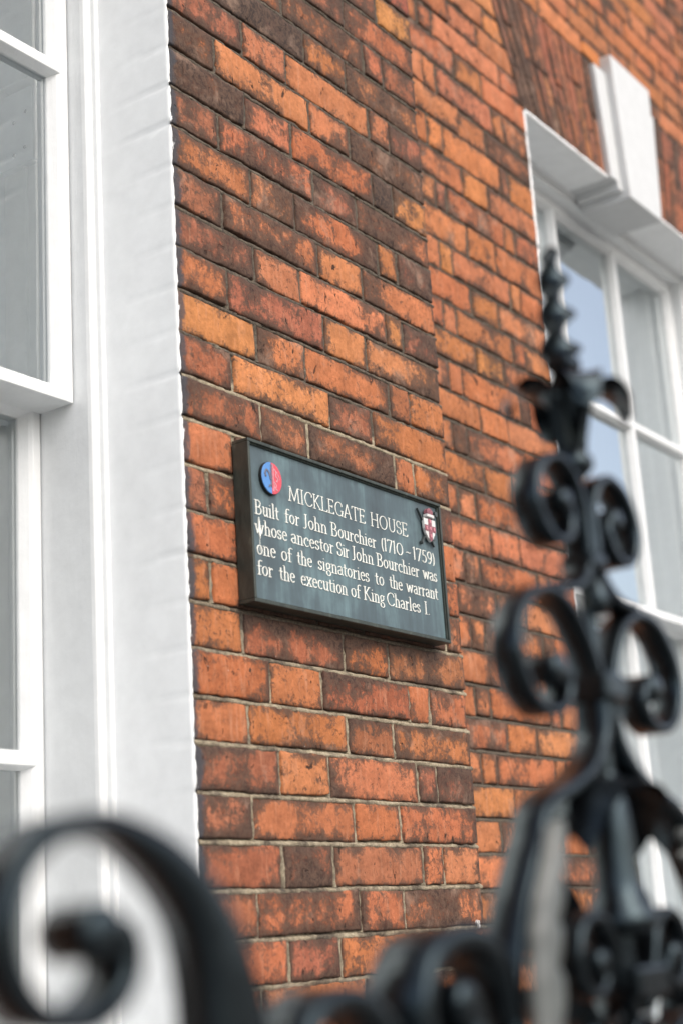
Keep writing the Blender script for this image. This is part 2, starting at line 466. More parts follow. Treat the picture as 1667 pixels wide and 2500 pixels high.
class Bricks:
    def __init__(s):
        s.V, s.F, s.MI, s.T, s.Wr = [], [], [], [], []
        s.n = 0
    def brick(s, quad, y, tone, cell, paint_x=None, depth=.016, gap=.0042, soot_add=0):
        """quad: (x,z) BL BR TR TL including half the joints"""
        (ax, az), (bx, bz), (cx, cz), (dx, dz) = quad
        w = ((bx - ax) + (cx - dx)) / 2; h = ((dz - az) + (cz - bz)) / 2
        if w < .012 or h < .012: return
        gu, gv = min(gap / w, .3), min(gap / h, .3)
        def ticks(L):
            L2 = L - 2 * gap
            e = .0035
            if cell is None or L2 < .02: return [0, e / L2, 1 - e / L2, 1]
            n = max(1, int(round((L2 - 2 * e) / cell)))
            return [0] + [e / L2 + (1 - 2 * e / L2) * i / n for i in range(n + 1)] + [1]
        U, Vv = ticks(w), ticks(h)
        nu, nv = len(U), len(Vv)
        col, soot = tone
        j = [random.uniform(-.0022, .0022) for _ in range(8)]
        lift = random.uniform(-.0018, .0018); tl = random.uniform(-.0015, .0015); tv = random.uniform(-.0012, .0012)
        sd = random.uniform(0, 50)
        base = s.n
        pts, wr = [], []
        for iv, v in enumerate(Vv):
            for iu, u in enumerate(U):
                uu = gu + (1 - 2 * gu) * u; vv = gv + (1 - 2 * gv) * v
                x = (ax + j[0]) * (1 - uu) * (1 - vv) + (bx + j[1]) * uu * (1 - vv) + (cx + j[2]) * uu * vv + (dx + j[3]) * (1 - uu) * vv
                z = (az + j[4]) * (1 - uu) * (1 - vv) + (bz + j[5]) * uu * (1 - vv) + (cz + j[6]) * uu * vv + (dz + j[7]) * (1 - uu) * vv
                ed = min(u * w, (1 - u) * w, v * h, (1 - v) * h)
                yy = y + lift + tl * (u - .5) + tv * (v - .5)
                if cell:
                    yy += .0011 * N(x * 22, sd, z * 22, 3)
                rim = iu in (0, nu - 1) or iv in (0, nv - 1)
                if rim:
                    yy += .0021
                    if cell:
                        x += .0020 * N(x * 60, sd, z * 60, 3); z += .0024 * N(x * 60, sd + 9, z * 60, 3) + .0022 * N(x * 14, sd + 5, z * 9, 2)
                elif ed < .007 and cell:
                    yy += .0009 + .003 * max(0, N(x * 40, sd + 3, z * 40, 2) - .15)
                pts.append((x, yy, z))
                pt = 0
                if paint_x is not None: pt = max(0.0, 1 - abs(x - paint_x) / .042)
                grime_shade = 0
                if y == 0 and 1.93 < x < 2.57 and .44 < z < .54: grime_shade = 1.3 * max(0, 1 - (.532 - z) / .055) * min(1, (x - 1.93) / .03, (2.57 - x) / .03)  # grime plus the plaque's contact shadow, painted into the soot value
                wr.append((min(1.6, soot + soot_add + grime_shade), min(1, ed / .019), pt, 1))
        rimi = [iu for iu in range(nu)] + [iv * nu + nu - 1 for iv in range(1, nv)] + [(nv - 1) * nu + iu for iu in range(nu - 2, -1, -1)] + [iv * nu for iv in range(nv - 2, 0, -1)]
        nb = len(pts)
        for i in rimi:
            x, yy, z = pts[i]
            pts.append((x, y + depth, z)); wr.append((min(1, soot + .3), 0, wr[i][2], 1))
        for iv in range(nv - 1):
            for iu in range(nu - 1):
                a = base + iv * nu + iu
                s.F.append((a, a + 1, a + nu + 1, a + nu)); s.MI.append(0)
        L = len(rimi)
        for k in range(L):
            a, b2 = rimi[k], rimi[(k + 1) % L]
            s.F.append((base + b2, base + a, base + nb + k, base + nb + (k + 1) % L)); s.MI.append(0)
        s.V += pts; s.Wr += wr; s.T += [(col[0] * .86, col[1] * .825, col[2] * .86, sd / 50)] * len(pts); s.n += len(pts)
    def joint(s, p0, p1, y, half, lite, bed=True, cell=.009):
        """a strip of pointing from p0 to p1"""
        L = math.hypot(p1[0] - p0[0], p1[1] - p0[1])
        n = max(1, int(L / cell)) if cell else 1
        base = s.n
        dx, dz = (p1[0] - p0[0]) / L, (p1[1] - p0[1]) / L
        nx, nz = -dz, dx
        prof = ((-1.25, .008), (-.80, .0022), (-.2, .0018), (.25, .0036), (.6, .0080), (1.25, .0100)) if bed else ((-1.25, .010), (-.7, .0042), (0, .0026), (.7, .0045), (1.25, .010))
        m_ = len(prof)
        for i in range(n + 1):
            t = i / n * L
            x, z = p0[0] + dx * t, p0[1] + dz * t
            for o, d in prof:
                k = .0034 * N(x * 45, o * 3, z * 60, 3)
                s.V.append((x + nx * o * half, y + d + k + .0012 * N(x * 170, 4, z * 170, 1), z + nz * o * half))
                lt = lite(x, z)
                s.Wr.append((lt, 0, 0, 1)); s.T.append((.1, .1, .1, 1))
        for i in range(n):
            for q in range(m_ - 1):
                a = base + i * m_ + q
                s.F.append((a, a + m_, a + m_ + 1, a + 1)); s.MI.append(1)
        s.n += (n + 1) * m_
    def rect(s, x0, x1, z0, z1, y):
        base = s.n
        s.V += [(x0, y, z0), (x1, y, z0), (x1, y, z1), (x0, y, z1)]
        s.Wr += [(.15, 0, 0, 1)] * 4; s.T += [(.1, .1, .1, 1)] * 4
        s.F.append((base, base + 1, base + 2, base + 3)); s.MI.append(1); s.n += 4
    def build(s, name, parent):
        me = bpy.data.meshes.new(name)
        v = np.array(s.V, np.float64); v[:, 2] += CZ; v *= K
        me.from_pydata(v.tolist(), [], s.F)
        me.polygons.foreach_set('material_index', s.MI)
        me.polygons.foreach_set('use_smooth', [True] * len(s.F))
        for nm, arr in (('tint', s.T), ('wear_shade', s.Wr)):
            at = me.color_attributes.new(nm, 'FLOAT_COLOR', 'POINT')
            at.data.foreach_set('color', np.array(arr, np.float32).ravel())
        me.update()
        o = link(name, me, [M_BRICK, M_MORTAR], parent)
        return o

def skew(z):                         # half-opening at height z (the arch leans outwards)
    if z <= SOFF: return HALF
    return HALF + .47 * (z - SOFF)

def flemish(x0, x1, odd, origin):
    """vertical joint positions strictly between x0 and x1"""
    out = []
    st = origin + (.214 if odd else 0)
    n = math.floor((x0 - st) / .428) - 1
    while True:
        a = st + n * .428
        if a > x1: break
        for q in (a, a + .143):
            if x0 + .03 < q < x1 - .03: out.append(q)
        n += 1
    return out

def jit(col, a=.10):
    k = random.uniform(1 - a, 1 + a)
    return (col[0] * k, col[1] * k * random.uniform(.92, 1.08), col[2] * k * random.uniform(.84, 1.05))

def rtone(choices):
    c, s = TONES[random.choice(choices)]
    return (jit(c), s * random.uniform(.8, 1.2))

JL = [1.5781, 1.5027, 1.4258, 1.3518, 1.2744, 1.1995, 1.1263, 1.0495, .9736, .8998, .8253, .7469, .6688, .5966, .5217, .4472, .3724, .3014, .2246, .1509, .0765, .0017, -.0681]
JRr = {-3: 2.402, -2: 2.33, -1: 2.255, 0: 2.183, 1: 2.101, 2: 2.012, 3: 1.934, 4: 1.846, 5: 1.763, 6: 1.686, 7: 1.598, 8: 1.519, 9: 1.441, 10: 1.364, 11: 1.288, 12: 1.209, 13: 1.136, 14: 1.059, 15: .981, 16: .905, 17: .825, 18: .748, 19: .673, 20: .596, 21: .518, 22: .445, 23: .372, 24: .297, 25: .224, 26: .15, 27: .074, 28: -.001}
for k in range(-4, -44, -1): JRr[k] = JRr[k + 1] + .0762
for k in range(29, 54): JRr[k] = JRr[k - 1] - .0757
JLd = {k: z for k, z in enumerate(JL)}
for k in range(-1, -50, -1): JLd[k] = JLd[k + 1] + .0762
for k in range(23, 48): JLd[k] = JLd[k - 1] - .0755
VL = {-5: [2.518], -4: [2.387], -3: [2.168, 2.452, 2.523], -2: [1.954, 2.235, 2.378], -1: [2.035, 2.169, 2.455, 2.529], 0: [1.951, 2.24, 2.378], 1: [2.032, 2.174, 2.448, 2.524],
      2: [1.954, 2.237, 2.385], 3: [2.039, 2.171, 2.452, 2.521], 4: [1.954, 2.237, 2.387], 5: [2.038, 2.174, 2.46, 2.524], 6: [1.958, 2.241, 2.383], 7: [2.034, 2.176, 2.456, 2.527],
      8: [1.961, 2.243, 2.388], 9: [2.032, 2.173, 2.456, 2.527], 14: [1.957, 2.242, 2.384], 15: [2.023, 2.168, 2.445, 2.517], 16: [1.961, 2.239, 2.385], 17: [2.035, 2.173, 2.454, 2.521],
      18: [1.96, 2.243, 2.386], 19: [2.034, 2.174, 2.452, 2.522], 20: [1.961, 2.242, 2.381], 21: [2.035, 2.178, 2.45, 2.52], 22: [1.964, 2.242, 2.384]}
TL = {-5: 'by', -4: 'bm', -3: 'mdmb', -2: 'bDom', -1: 'bsssb', 0: 'mOsm', 1: 'dsmDO', 2: 'bmbm', 3: 'msmod', 4: 'bmOs', 5: 'dsOOd', 6: 'orsO', 7: 'OOmbo', 8: 'bObo', 9: 'bbdoo', 10: 'oboo', 11: 'boooo',
      12: 'oooo', 13: 'ooooo', 14: 'orob', 15: 'ooroo', 16: 'oobm', 17: 'dssbd', 18: 'bmom', 19: 'ddbss', 20: 'bmom', 21: 'odmbm', 22: 'bomo'}
VR = {-3: [3.33], -2: [3.142, 3.287], -1: [2.984, 3.053, 3.397], 0: [3.149, 3.292], 1: [2.986, 3.049, 3.333, 3.391], 2: [3.143, 3.283], 3: [2.985, 3.058, 3.339, 3.392], 4: [3.139, 3.265],
      5: [3.0, 3.051, 3.337, 3.393], 6: [3.138, 3.277], 7: [2.997, 3.054, 3.34, 3.391], 8: [3.13, 3.266], 9: [2.989, 3.049, 3.322, 3.388], 10: [3.127, 3.262], 11: [2.99, 3.049, 3.331, 3.387],
      12: [3.121, 3.256], 13: [2.982, 3.048, 3.334, 3.388], 14: [3.117, 3.254], 15: [2.985, 3.063, 3.335, 3.39], 16: [3.117, 3.257], 17: [2.985, 3.053, 3.333, 3.39], 18: [2.942, 3.118, 3.256],
      19: [2.987, 3.052, 3.335, 3.397], 20: [3.111, 3.255], 21: [2.981, 3.049, 3.333, 3.39], 22: [3.116, 3.253], 23: [2.986, 3.052, 3.333, 3.39]}

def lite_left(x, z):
    if 1.93 < x < 2.57 and .49 < z < .54: return -.5  # pointing under the plaque darkened too, grime with painted shade
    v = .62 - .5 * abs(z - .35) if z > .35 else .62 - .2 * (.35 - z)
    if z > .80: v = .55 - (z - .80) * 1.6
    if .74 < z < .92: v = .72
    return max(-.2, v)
def lite_right(x, z):
    return .12

def wall(bk, y, rows, x0, x1, wc, vis, vmeas, mlo, mhi, tones, choices, origin, cell, lite, paint=None, deep=None):
    """rows: {k: z}; courses between k and k+1; wc: centre of the window opening"""
    ks = sorted(rows)
    for k in ks[:-1]:
        zt, zb = rows[k], rows[k + 1]
        if zb < -CZ or zt > TOP: continue
        zm = (zt + zb) / 2
        # spans left and right of the opening
        if zm > EXT: spans = [(x0, x1, None, None)]
        elif zm < SILL - .06: spans = [(x0, x1, None, None)]
        else: spans = [(x0, wc - skew(zm), None, 'R'), (wc + skew(zm), x1, 'L', None)]
        for a, b, sl, sr in spans:
            js = flemish(a, b, k % 2, origin)
            if k in vmeas:
                js = [q for q in js if q < mlo or q > mhi] + [q for q in vmeas[k] if a + .02 < q < b - .02]
                js.sort()
            xs = [a] + js + [b]
            idx = 0
            for i in range(len(xs) - 1):
                p, q = xs[i], xs[i + 1]
                pb = pt = p; qb = qt = q
                if sl and i == 0: pb, pt = wc + skew(zb), wc + skew(zt)
                if sr and i == len(xs) - 2: qb, qt = wc - skew(zb), wc - skew(zt)
                cxm = (p + q) / 2
                v = vis(cxm, zm)
                tone = None
                if v and k in tones and p >= mlo - .01 and p < mhi:
                    s_ = tones[k]
                    if idx < len(s_):
                        c, s0 = TONES[s_[idx]]; tone = (jit(c, .06), s0 * random.uniform(.85, 1.15) + (.20 if k < 7 else .08 if k > 16 else 0))
                    idx += 1
                if tone is None: tone = rtone(choices)
                px = paint if (paint is not None and abs(p - paint) < .004 and v) else None
                dp = deep if (deep and abs(q - x1) < .002) else .016
                bk.brick(((pb, zb), (qb, zb), (qt, zt), (pt, zt)), y, tone, cell if v else None, px, dp)
                if v and i > 0:
                    bk.joint((p, zb + .002), (p, zt - .002), y, .0058, lite, False)
            # bed joint under this course
            for i in range(1):
                va = vis((a + b) / 2, zb) or vis(a + .1, zb) or vis(b - .1, zb) or (a < 2.2 < b and vis(2.2, zb)) or (a < 4.2 < b and vis(4.2, zb))
                bk.joint((a + (.005 if sl or (paint is not None and abs(a - paint) < .01) else 0), zb), (b - (.005 if sr else 0), zb), y, .0061, lite, True, .009 if va else None)
    bk.rect(x0, wc - HALF - .2, -CZ, TOP, y + .0125)
    bk.rect(wc + HALF + .2, x1, -CZ, TOP, y + .0125)
    bk.rect(wc - HALF - .2, wc + HALF + .2, EXT - .01, TOP, y + .0125)
    bk.rect(wc - HALF - .2, wc + HALF + .2, -CZ, SILL - .03, y + .0125)
    for s in (-1, 1):
        xa, xb = sorted((wc + s * (HALF + .005), wc + s * (HALF + .2)))
        bk.rect(xa, xb, SILL - .03, EXT - .01, y + .0125)

house = empty('brick_house', (2.6, 0, -CZ))
tag(house, 'old orange brick house with white painted sash windows and soot stained bricks', 'house')

b1 = Bricks()
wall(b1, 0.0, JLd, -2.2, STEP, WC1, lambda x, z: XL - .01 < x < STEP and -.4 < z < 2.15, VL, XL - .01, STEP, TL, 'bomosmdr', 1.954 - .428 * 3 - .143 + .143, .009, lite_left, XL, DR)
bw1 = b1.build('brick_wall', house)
tag(bw1, 'projecting soot stained brick bay carrying the plaque')

b2 = Bricks()
wall(b2, DR, JRr, STEP, 8.2, WC2, lambda x, z: 2.8 < x < 4.9 and -.3 < z < 3.2, VR, 2.90, 3.525, {}, 'ssoOosom' if True else '', 3.12, .014, lite_right, None, None)
bw2 = b2.build('brick_wall', house)
tag(bw2, 'set back brick wall around the right hand window')

# ------------------------------------------------------------------ flat arches and keystones
def arch(wc, y, name):
    bk = Bricks()
    n = 13
    kb, kt = .185, .221
    for s in (-1, 1):
        for i in range(n):
            a0, a1 = i / n, (i + 1) / n
            def X(t, top):
                if top: return wc + s * ((HALF + .47 * (EXT - SOFF)) * (1 - t) + kt * t)
                return wc + s * (HALF * (1 - t) + kb * t)
            q = [X(a0, 0), X(a1, 0), X(a1, 1), X(a0, 1)]
            cut = random.choice((.33, .5, .66))
            for z0, z1 in ((0, cut), (cut, 1)):
                f = lambda lo, hi, t: lo + (hi - lo) * t
                p = [(f(q[0], q[3], z0), f(SOFF, EXT, z0)), (f(q[1], q[2], z0), f(SOFF, EXT, z0)), (f(q[1], q[2], z1), f(SOFF, EXT, z1)), (f(q[0], q[3], z1), f(SOFF, EXT, z1))]
                if s > 0: p = [p[1], p[0], p[3], p[2]]
                bk.brick(p, y, rtone('bbdbbbdbdr'), .014, None, .05, .0016)
    # thin lime joint bed behind
    xb, xt = HALF, HALF + .47 * (EXT - SOFF)
    base = bk.n
    bk.V += [(wc - xb, y + .006, SOFF), (wc + xb, y + .006, SOFF), (wc + xt, y + .006, EXT), (wc - xt, y + .006, EXT)]
    bk.Wr += [(.1, 0, 0, 1)] * 4; bk.T += [(.1, .1, .1, 1)] * 4
    bk.F.append((base, base + 1, base + 2, base + 3)); bk.MI.append(1); bk.n += 4
    o = bk.build('flat_arch', house)
    return o
arch(WC1, 0.0, 'flat_arch'); arch(WC2, DR, 'flat_arch')

def keystone(wc, y):
    mb = MB()
    zt1, zt2 = EXT + .045, EXT - .01
    # flanking slab, then the raised panel in front of it, both running back through the soffit
    mb.prism([(wc - .185, SOFF - .004), (wc + .185, SOFF - .004), (wc + .221, zt2), (wc - .221, zt2)], 'y', y - .016, y + .13)
    mb.prism([(wc - .140, SOFF - .030), (wc + .140, SOFF - .030), (wc + .150, SOFF + .02), (wc - .150, SOFF + .02)], 'y', y - .0165, y + .128)
    mb.prism([(wc - .115, SOFF - .054), (wc + .115, SOFF - .054), (wc + .146, zt1), (wc - .146, zt1)], 'y', y - .041, y + .126)
    return mb.build('keystone', M_KEY, house, .004)
keystone(WC1, 0.0); keystone(WC2, DR)

# smooth orange repair brick beside the keystone head, and lime splashes on the wall
pb = MB(); pb.prism([(3.968, 2.568), (4.045, 2.560), (4.088, 2.562), (4.088, 2.606), (4.04, 2.611), (3.99, 2.609), (3.972, 2.60)], 'y', DR - .004, DR + .01)
pb.build('repair_brick', plain('new_orange_brick', (.46, .155, .040), .9, .06), house, .003)
for cx_, cz_, yy_, r_ in ((2.622, .004, 0.0, .006),):
    sp = MB()
    for q in range(5):
        ax_, az_ = cx_ + random.uniform(-1, 1) * r_, cz_ + random.uniform(-1, 1) * r_
        sp.prism([(ax_ + r_ * .45 * random.uniform(.5, 1.1) * math.cos(t), az_ + r_ * .7 * random.uniform(.5, 1.2) * math.sin(t)) for t in np.linspace(0, 2 * math.pi, 9)[:-1]], 'y', yy_ - .0016 - q * .0002, yy_ + .006)
    sp.build('lime_splash', M_CWHITE, house)

# ------------------------------------------------------------------ painted reveals
def reveal(wc, y, rows, rd):
    mb = MB()
    zs = [z for z in rows.values() if SILL - .05 < z < SOFF + .05]
    for s in (1, -1):
        xj = wc + s * HALF
        nz = 420; ny = 26
        P = []
        for iz in range(nz + 1):
            z = SILL + (SOFF - SILL) * iz / nz
            dj = min(abs(z - q) for q in zs)
            row = []
            for iy in range(-2, ny + 1):
                t = max(iy, 0) / ny
                fade = max(0.0, 1 - t * 1.15) ** .8
                g_ = math.exp(-(dj / .0036) ** 2) * (.35 + .9 * abs(N(z * 2.2, 7 + s, 0, 2) * 2))
                dj = min(abs(z + .004 * N(iy * .11, z * 5, 3, 2) - q) for q in zs)
                g_ = math.exp(-(dj / .0036) ** 2) * (.3 + 1.3 * abs(N(round(z / .075) * 3.7, 7 + s, 0, 2)))
                r_ = math.exp(-((dj - .009) / .004) ** 2) * g_
                off = .0036 * g_ * fade ** 1.4 - .0010 * r_ * fade + .0007 * N(t * 2, 2 + s, z * 5, 2) + .00015 * N(t * 12, 5, z * 40, 2)
                yy = y + rd * t
                if iy < 0: yy = y - .0012 if iy == -1 else y + .004
                if iy <= 0: yy += .0016 * N(3, s, z * 60, 3) + .0030 * g_
                x = xj + s * (off - .0018)
                if iy < 0: x = xj + s * (.0008 if iy == -1 else .0040) + s * (.0026 * N(z * 55, 3, 1, 4) - .0025 * g_)
                row.append((x, yy, z))
            P.append(row)
        mb.grid(P, 0, True, s > 0)
    # soffit
    nx = 90; P = []
    for iy in range(-2, 13):
        t = max(iy, 0) / 12
        row = []
        for ix in range(nx + 1):
            x = wc - HALF + 2 * HALF * ix / nx
            z = SOFF - .002 + .0018 * N(x * 12, 3, t * 3, 3)
            yy = y + rd * t
            if iy < 0:
                yy = y - .0016 if iy == -1 else y - .0005
                z = SOFF + (.004 if iy == -1 else .008) + .003 * N(x * 60, 1, 2, 3)
            row.append((x, yy, z))
        P.append(row)
    mb.grid(P, 0, True, False)
    return mb.build('painted_reveal', M_MASON, house)
reveal(WC1, 0.0, JLd, .17); reveal(WC2, DR, JRr, .138)

# ------------------------------------------------------------------ sash windows
def window(wc, y, rd, label, extra):
    zb, zt = SILL, SOFF
    hw = HALF
    sf = y + rd + .048                       # face of the upper sash
    lf = sf + .079                           # face of the lower sash
    # box frame: moulded jamb profile in plan, (u from the reveal towards the middle, depth)
    prof = [(-.012, y + rd), (.007, y + rd), (.010, y + rd + .003), (.011, y + rd + .011), (.0145, y + rd + .012), (.019, y + rd + .008), (.0245, y + rd + .0075), (.0285, y + rd + .011),
            (.030, y + rd + .018), (.030, y + rd + .19), (-.012, y + rd + .19)]
    fr = MB()
    for s in (1, -1):
        pl = [(wc + s * (hw - u), yy) for u, yy in prof]
        fr.prism(pl if s < 0 else pl[::-1], 'z', zb - .01, zt + .01)
    hp = [(yy, zt - u) for u, yy in prof]
    fr.prism(hp, 'x', wc - hw + .029, wc + hw - .029)
    win = fr.build('window', M_WHITE, house, .0012)
    tag(win, label)
    sl = MB()
    sl.prism([(y - .05, zb - .075), (y - .05, zb - .03), (y + rd + .19, zb + .015), (y + rd + .19, zb - .075)], 'x', wc - hw - .0, wc + hw + .0)
    sl.build('sill', M_MASON, win, .006)
    gu, gl = sf + .020, lf + .020
    def sash(name, yf, z0, z1, zbars, bot, top):
        """stiles, rails and glazing bars with sloping putty moulding to the glass"""
        mb = MB()
        w0, w1 = hw - .0325, hw - .065
        mid = hw - .049
        for s in (1, -1):
            pl = [(wc + s * w0, yf), (wc + s * mid, yf), (wc + s * (mid - .006), yf + .006), (wc + s * w1, yf + .021), (wc + s * w1, yf + .045), (wc + s * w0, yf + .045)]
            mb.prism(pl if s < 0 else pl[::-1], 'z', z0, z1)
        for za, zc, sg in ((z0, z0 + bot, 1), (z1 - top, z1, -1)):
            inner = zc if sg > 0 else za
            outer = (za if sg > 0 else zc) - sg * .0007
            m2 = inner - sg * .014
            pl = [(yf - .0004, outer), (yf - .0004, m2), (yf + .006, m2 + sg * .006), (yf + .021, inner), (yf + .0445, inner), (yf + .0445, outer)]
            mb.prism(pl if sg < 0 else pl[::-1], 'x', wc - w0 + .001, wc + w0 - .001)
        gw = w1
        for i in (1, 2):
            xb = wc - gw + 2 * gw * i / 3
            pl = [(xb - .009, yf + .001), (xb + .009, yf + .001), (xb + .0165, yf + .020), (xb + .0165, yf + .043), (xb - .0165, yf + .043), (xb - .0165, yf + .020)]
            mb.prism(pl, 'z', z0 + bot - .01, z1 - top + .01)
        for zz in zbars:
            pl = [(yf + .0005, zz - .010), (yf + .0005, zz + .010), (yf + .020, zz + .0165), (yf + .0425, zz + .0165), (yf + .0425, zz - .0165), (yf + .020, zz - .0165)]
            mb.prism(pl[::-1], 'x', wc - mid, wc + mid)
        return mb.build(name, M_WHITE, win, .0015)
    sash('upper_sash', sf, .890, zt - .0305, [1.516], .032, .035)
    sash('lower_sash', lf, zb + .02, .915, [.302], .085, .035)
    mr = MB(); mr.box(wc - hw + .0302, wc + hw - .0302, sf + .0445, lf + .004, .8905, .913)
    mr.build('meeting_rail', M_WHITE, win, .001)
    gm = MB()
    random.seed(int(wc * 100))
    for yg, zz in ((gu + .006, ((.915, 1.51), (1.522, zt - .06))), (gl + .006, ((zb + .09, .296), (.308, .885)))):
        gw = hw - .06
        for i in range(3):
            for z0, z1 in zz:
                x0 = wc - gw + 2 * gw * i / 3 + .004; x1 = wc - gw + 2 * gw * (i + 1) / 3 - .004
                ta, tb = random.uniform(-.0012, .0012), random.uniform(-.0012, .0012)
                gm.grid([[(x0, yg - ta - tb, z0), (x1, yg + ta - tb, z0)], [(x0, yg - ta + tb, z1), (x1, yg + ta + tb, z1)]], sm=False)
    gm.build('glass', M_GLASS if extra else M_GLASS2, win)
    # folded shutters in the splayed inner reveals
    yi = y + rd + .192
    for s in (1, -1):
        sh = MB()
        xa = wc + s * (hw - .030)
        def bx(a, b, c, d, z0, z1):
            x0, x1 = sorted((a, b)); sh.box(x0, x1, c, d, z0, z1)
        bx(xa, xa + s * .035, yi, yi + .40, zb, zt)
        for c, d in ((yi + .004, yi + .05), (yi + .15, yi + .20), (yi + .345, yi + .395)):
            bx(xa - s * .012, xa + s * .001, c, d, zb, zt)
        for z0 in (zb + .005, .35, 1.0, 1.62, zt - .10):
            for c, d in ((yi + .051, yi + .149), (yi + .201, yi + .344)):
                bx(xa - s * .0118, xa + s * .001, c, d, z0, z0 + .09)
        sh.build('shutter', M_SHUT, win, .002)
    for za, zc in ((zt - .03, zt + .02), (zb - .04, zb)):
        lin = MB(); lin.box(wc - hw, wc + hw, yi, yi + .4, za, zc)
        lin.build('inner_lining', M_SHUT, win)
    # boarded shutters closed behind the lower sash
    ls = MB(); ls.box(wc - hw + .032, wc + hw - .032, yi - .012, yi - .001, zb + .001, .875)
    n_ = 9
    for i in range(n_):
        xa, xb = wc - hw + .034 + (2 * hw - .068) * i / n_, wc - hw + .034 + (2 * hw - .068) * (i + 1) / n_
        ls.box(xa + .006, xb - .006, yi - .0175, yi - .0121, zb + .03, .86)
    ls.build('closed_shutter', M_SHUT, win, .003)
    if extra:
        # raised board on the inner track of the right jamb, seen through the glass
        xa = wc + hw - .030
        st = MB()
        ya = sf + .052
        st.box(xa - .034, xa + .001, ya + .006, lf + .062, 1.352, 1.50)
        st.box(xa - .034, xa + .001, ya + .006, lf + .062, 1.52, zt - .04)
        st.box(xa - .040, xa + .001, lf + .064, lf + .084, .92, zt - .04)
        stp = st.build('sash_stop', M_GREY, win, .0015)
        for yy, zz in ((ya + .022, 1.452), (ya + .052, 1.440), (ya + .025, 1.383), (ya + .052, 1.375)):
            h = MB()
            h.prism([(yy + .0035 * math.cos(i), zz + .0035 * math.sin(i)) for i in np.linspace(0, 2 * math.pi, 10)[:-1]], 'x', xa - .0348, xa - .033)
            h.build('screw_hole', M_HOLE, stp)
        tr = MB()
        tr.box(xa - .022, xa + .001, ya + .006, lf + .062, .92, 1.350)
        tr.box(xa - .028, xa + .001, ya + .030, ya + .036, .92, 1.350)
        tr.build('sash_track', M_BEIGE, win, .0008)
    return win

window(WC1, 0.0, .16, 'white sash window beside the plaque with painted brick reveal', True)
window(WC2, DR, .128, 'white sash window under the white keystone', False)

# rooms behind the windows and the rest of the house
rm = MB()
rm.box(-2.2, STEP - .0, .55, .60, -CZ, SILL - .06); rm.box(2.4, 8.2, 4.0, 4.1, -CZ, TOP); rm.box(-2.2, 2.4, 4.0, 4.1, -CZ, -.80); rm.box(-2.2, 2.4, 4.0, 4.1, 2.2, TOP); rm.box(-2.2, -2.0, 4.0, 4.1, -.80, 2.2); rm.box(.1, .3, 4.0, 4.1, -.80, 2.2)  # opening added in the unseen back wall to light the left window's boards
rm.box(-2.3, -2.2, .02, 4.1, -CZ, TOP); rm.box(8.2, 8.3, DR, 4.1, -CZ, TOP)
rm.box(-2.3, 8.3, .02, 4.1, TOP, TOP + .1); rm.box(2.75, 2.85, .55, 4.0, -CZ, TOP)
rm.box(-2.2, 8.2, .8, 4.0, -.85, -.80); rm.box(-2.2, 8.2, .8, 4.0, 2.55, 2.6)
for a, c, yy in ((-2.2, WC1 - HALF, .0), (WC1 + HALF, 2.75, .0), (2.75, WC2 - HALF, DR), (WC2 + HALF, 8.2, DR)):
    rm.box(a, c, yy + .34, yy + .72, -CZ, TOP)
for wc, yy in ((WC1, 0), (WC2, DR)):
    rm.box(wc - HALF, wc + HALF, yy + .34, yy + .72, SOFF + .02, TOP); rm.box(wc - HALF, wc + HALF, yy + .34, yy + .72, -CZ, SILL - .041)
rm.build('inner_room', M_ROOM, house)

# ------------------------------------------------------------------ plaque
PX0, PX1, PZ0, PZ1 = 1.945, 2.552, .529, .808
plq = empty('wall_plaque', ((PX0 + PX1) / 2, 0, PZ0))
tag(plq, 'blue green metal plaque with cream lettering fixed to the brick wall', 'plaque')
pf = MB()
YB, YF_ = -.002, -.036
def ring(y0, y1, o, i):
    pf.box(PX0 + o, PX1 - o, y0, y1, PZ0 + o, PZ0 + i); pf.box(PX0 + o, PX1 - o, y0, y1, PZ1 - i, PZ1 - o)
    pf.box(PX0 + o, PX0 + i, y0, y1, PZ0 + i, PZ1 - i); pf.box(PX1 - i, PX1 - o, y0, y1, PZ0 + i, PZ1 - i)
ring(YF_, YB, 0, .006)
ring(YF_ + .0035, YF_ + .02, .0062, .0085)
pfo = pf.build('plaque_frame', M_BRONZE, plq, .0012)
pp = MB(); pp.box(PX0 + .0055, PX1 - .0055, -.0285, -.006, PZ0 + .0055, PZ1 - .0055)
pp.build('plaque_panel', M_PAT, plq)
YP = -.0285

# ---- stroke lettering: serifed, broad-nib
def A(cx, cy, rx, ry, a0, a1, n=14):
    return [(cx + rx * math.cos(math.radians(a0 + (a1 - a0) * i / n)), cy + ry * math.sin(math.radians(a0 + (a1 - a0) * i / n))) for i in range(n + 1)]
def S(*p): return list(p)
def sf(x, y, l=.075, r=.075): return [(x - l, y), (x + r, y)]
X_ = .63
G = {}
G['M'] = (.86, [S((.10, 0), (.16, 1)), S((.16, 1), (.43, .06)), S((.43, .06), (.70, 1)), S((.70, 1), (.76, 0)), sf(.10, 0, .08, .08), sf(.76, 0, .08, .08), sf(.14, 1, .07, .02), sf(.72, 1, .02, .07)])
G['I'] = (.30, [S((.15, 0), (.15, 1)), sf(.15, 0), sf(.15, 1)])
G['C'] = (.66, [A(.38, .5, .30, .5, 50, 310), S((.58, .87), (.59, .72)), S((.58, .12), (.60, .2))])
G['K'] = (.62, [S((.13, 0), (.13, 1)), S((.15, .45), (.48, 1)), S((.22, .55), (.56, 0)), sf(.13, 0), sf(.13, 1), sf(.48, 1, .06, .06), sf(.56, 0, .05, .07)])
G['L'] = (.52, [S((.13, 0), (.13, 1)), S((.13, 0), (.47, 0)), S((.47, 0), (.49, .14)), sf(.13, 1), sf(.10, 0, .05, .02)])
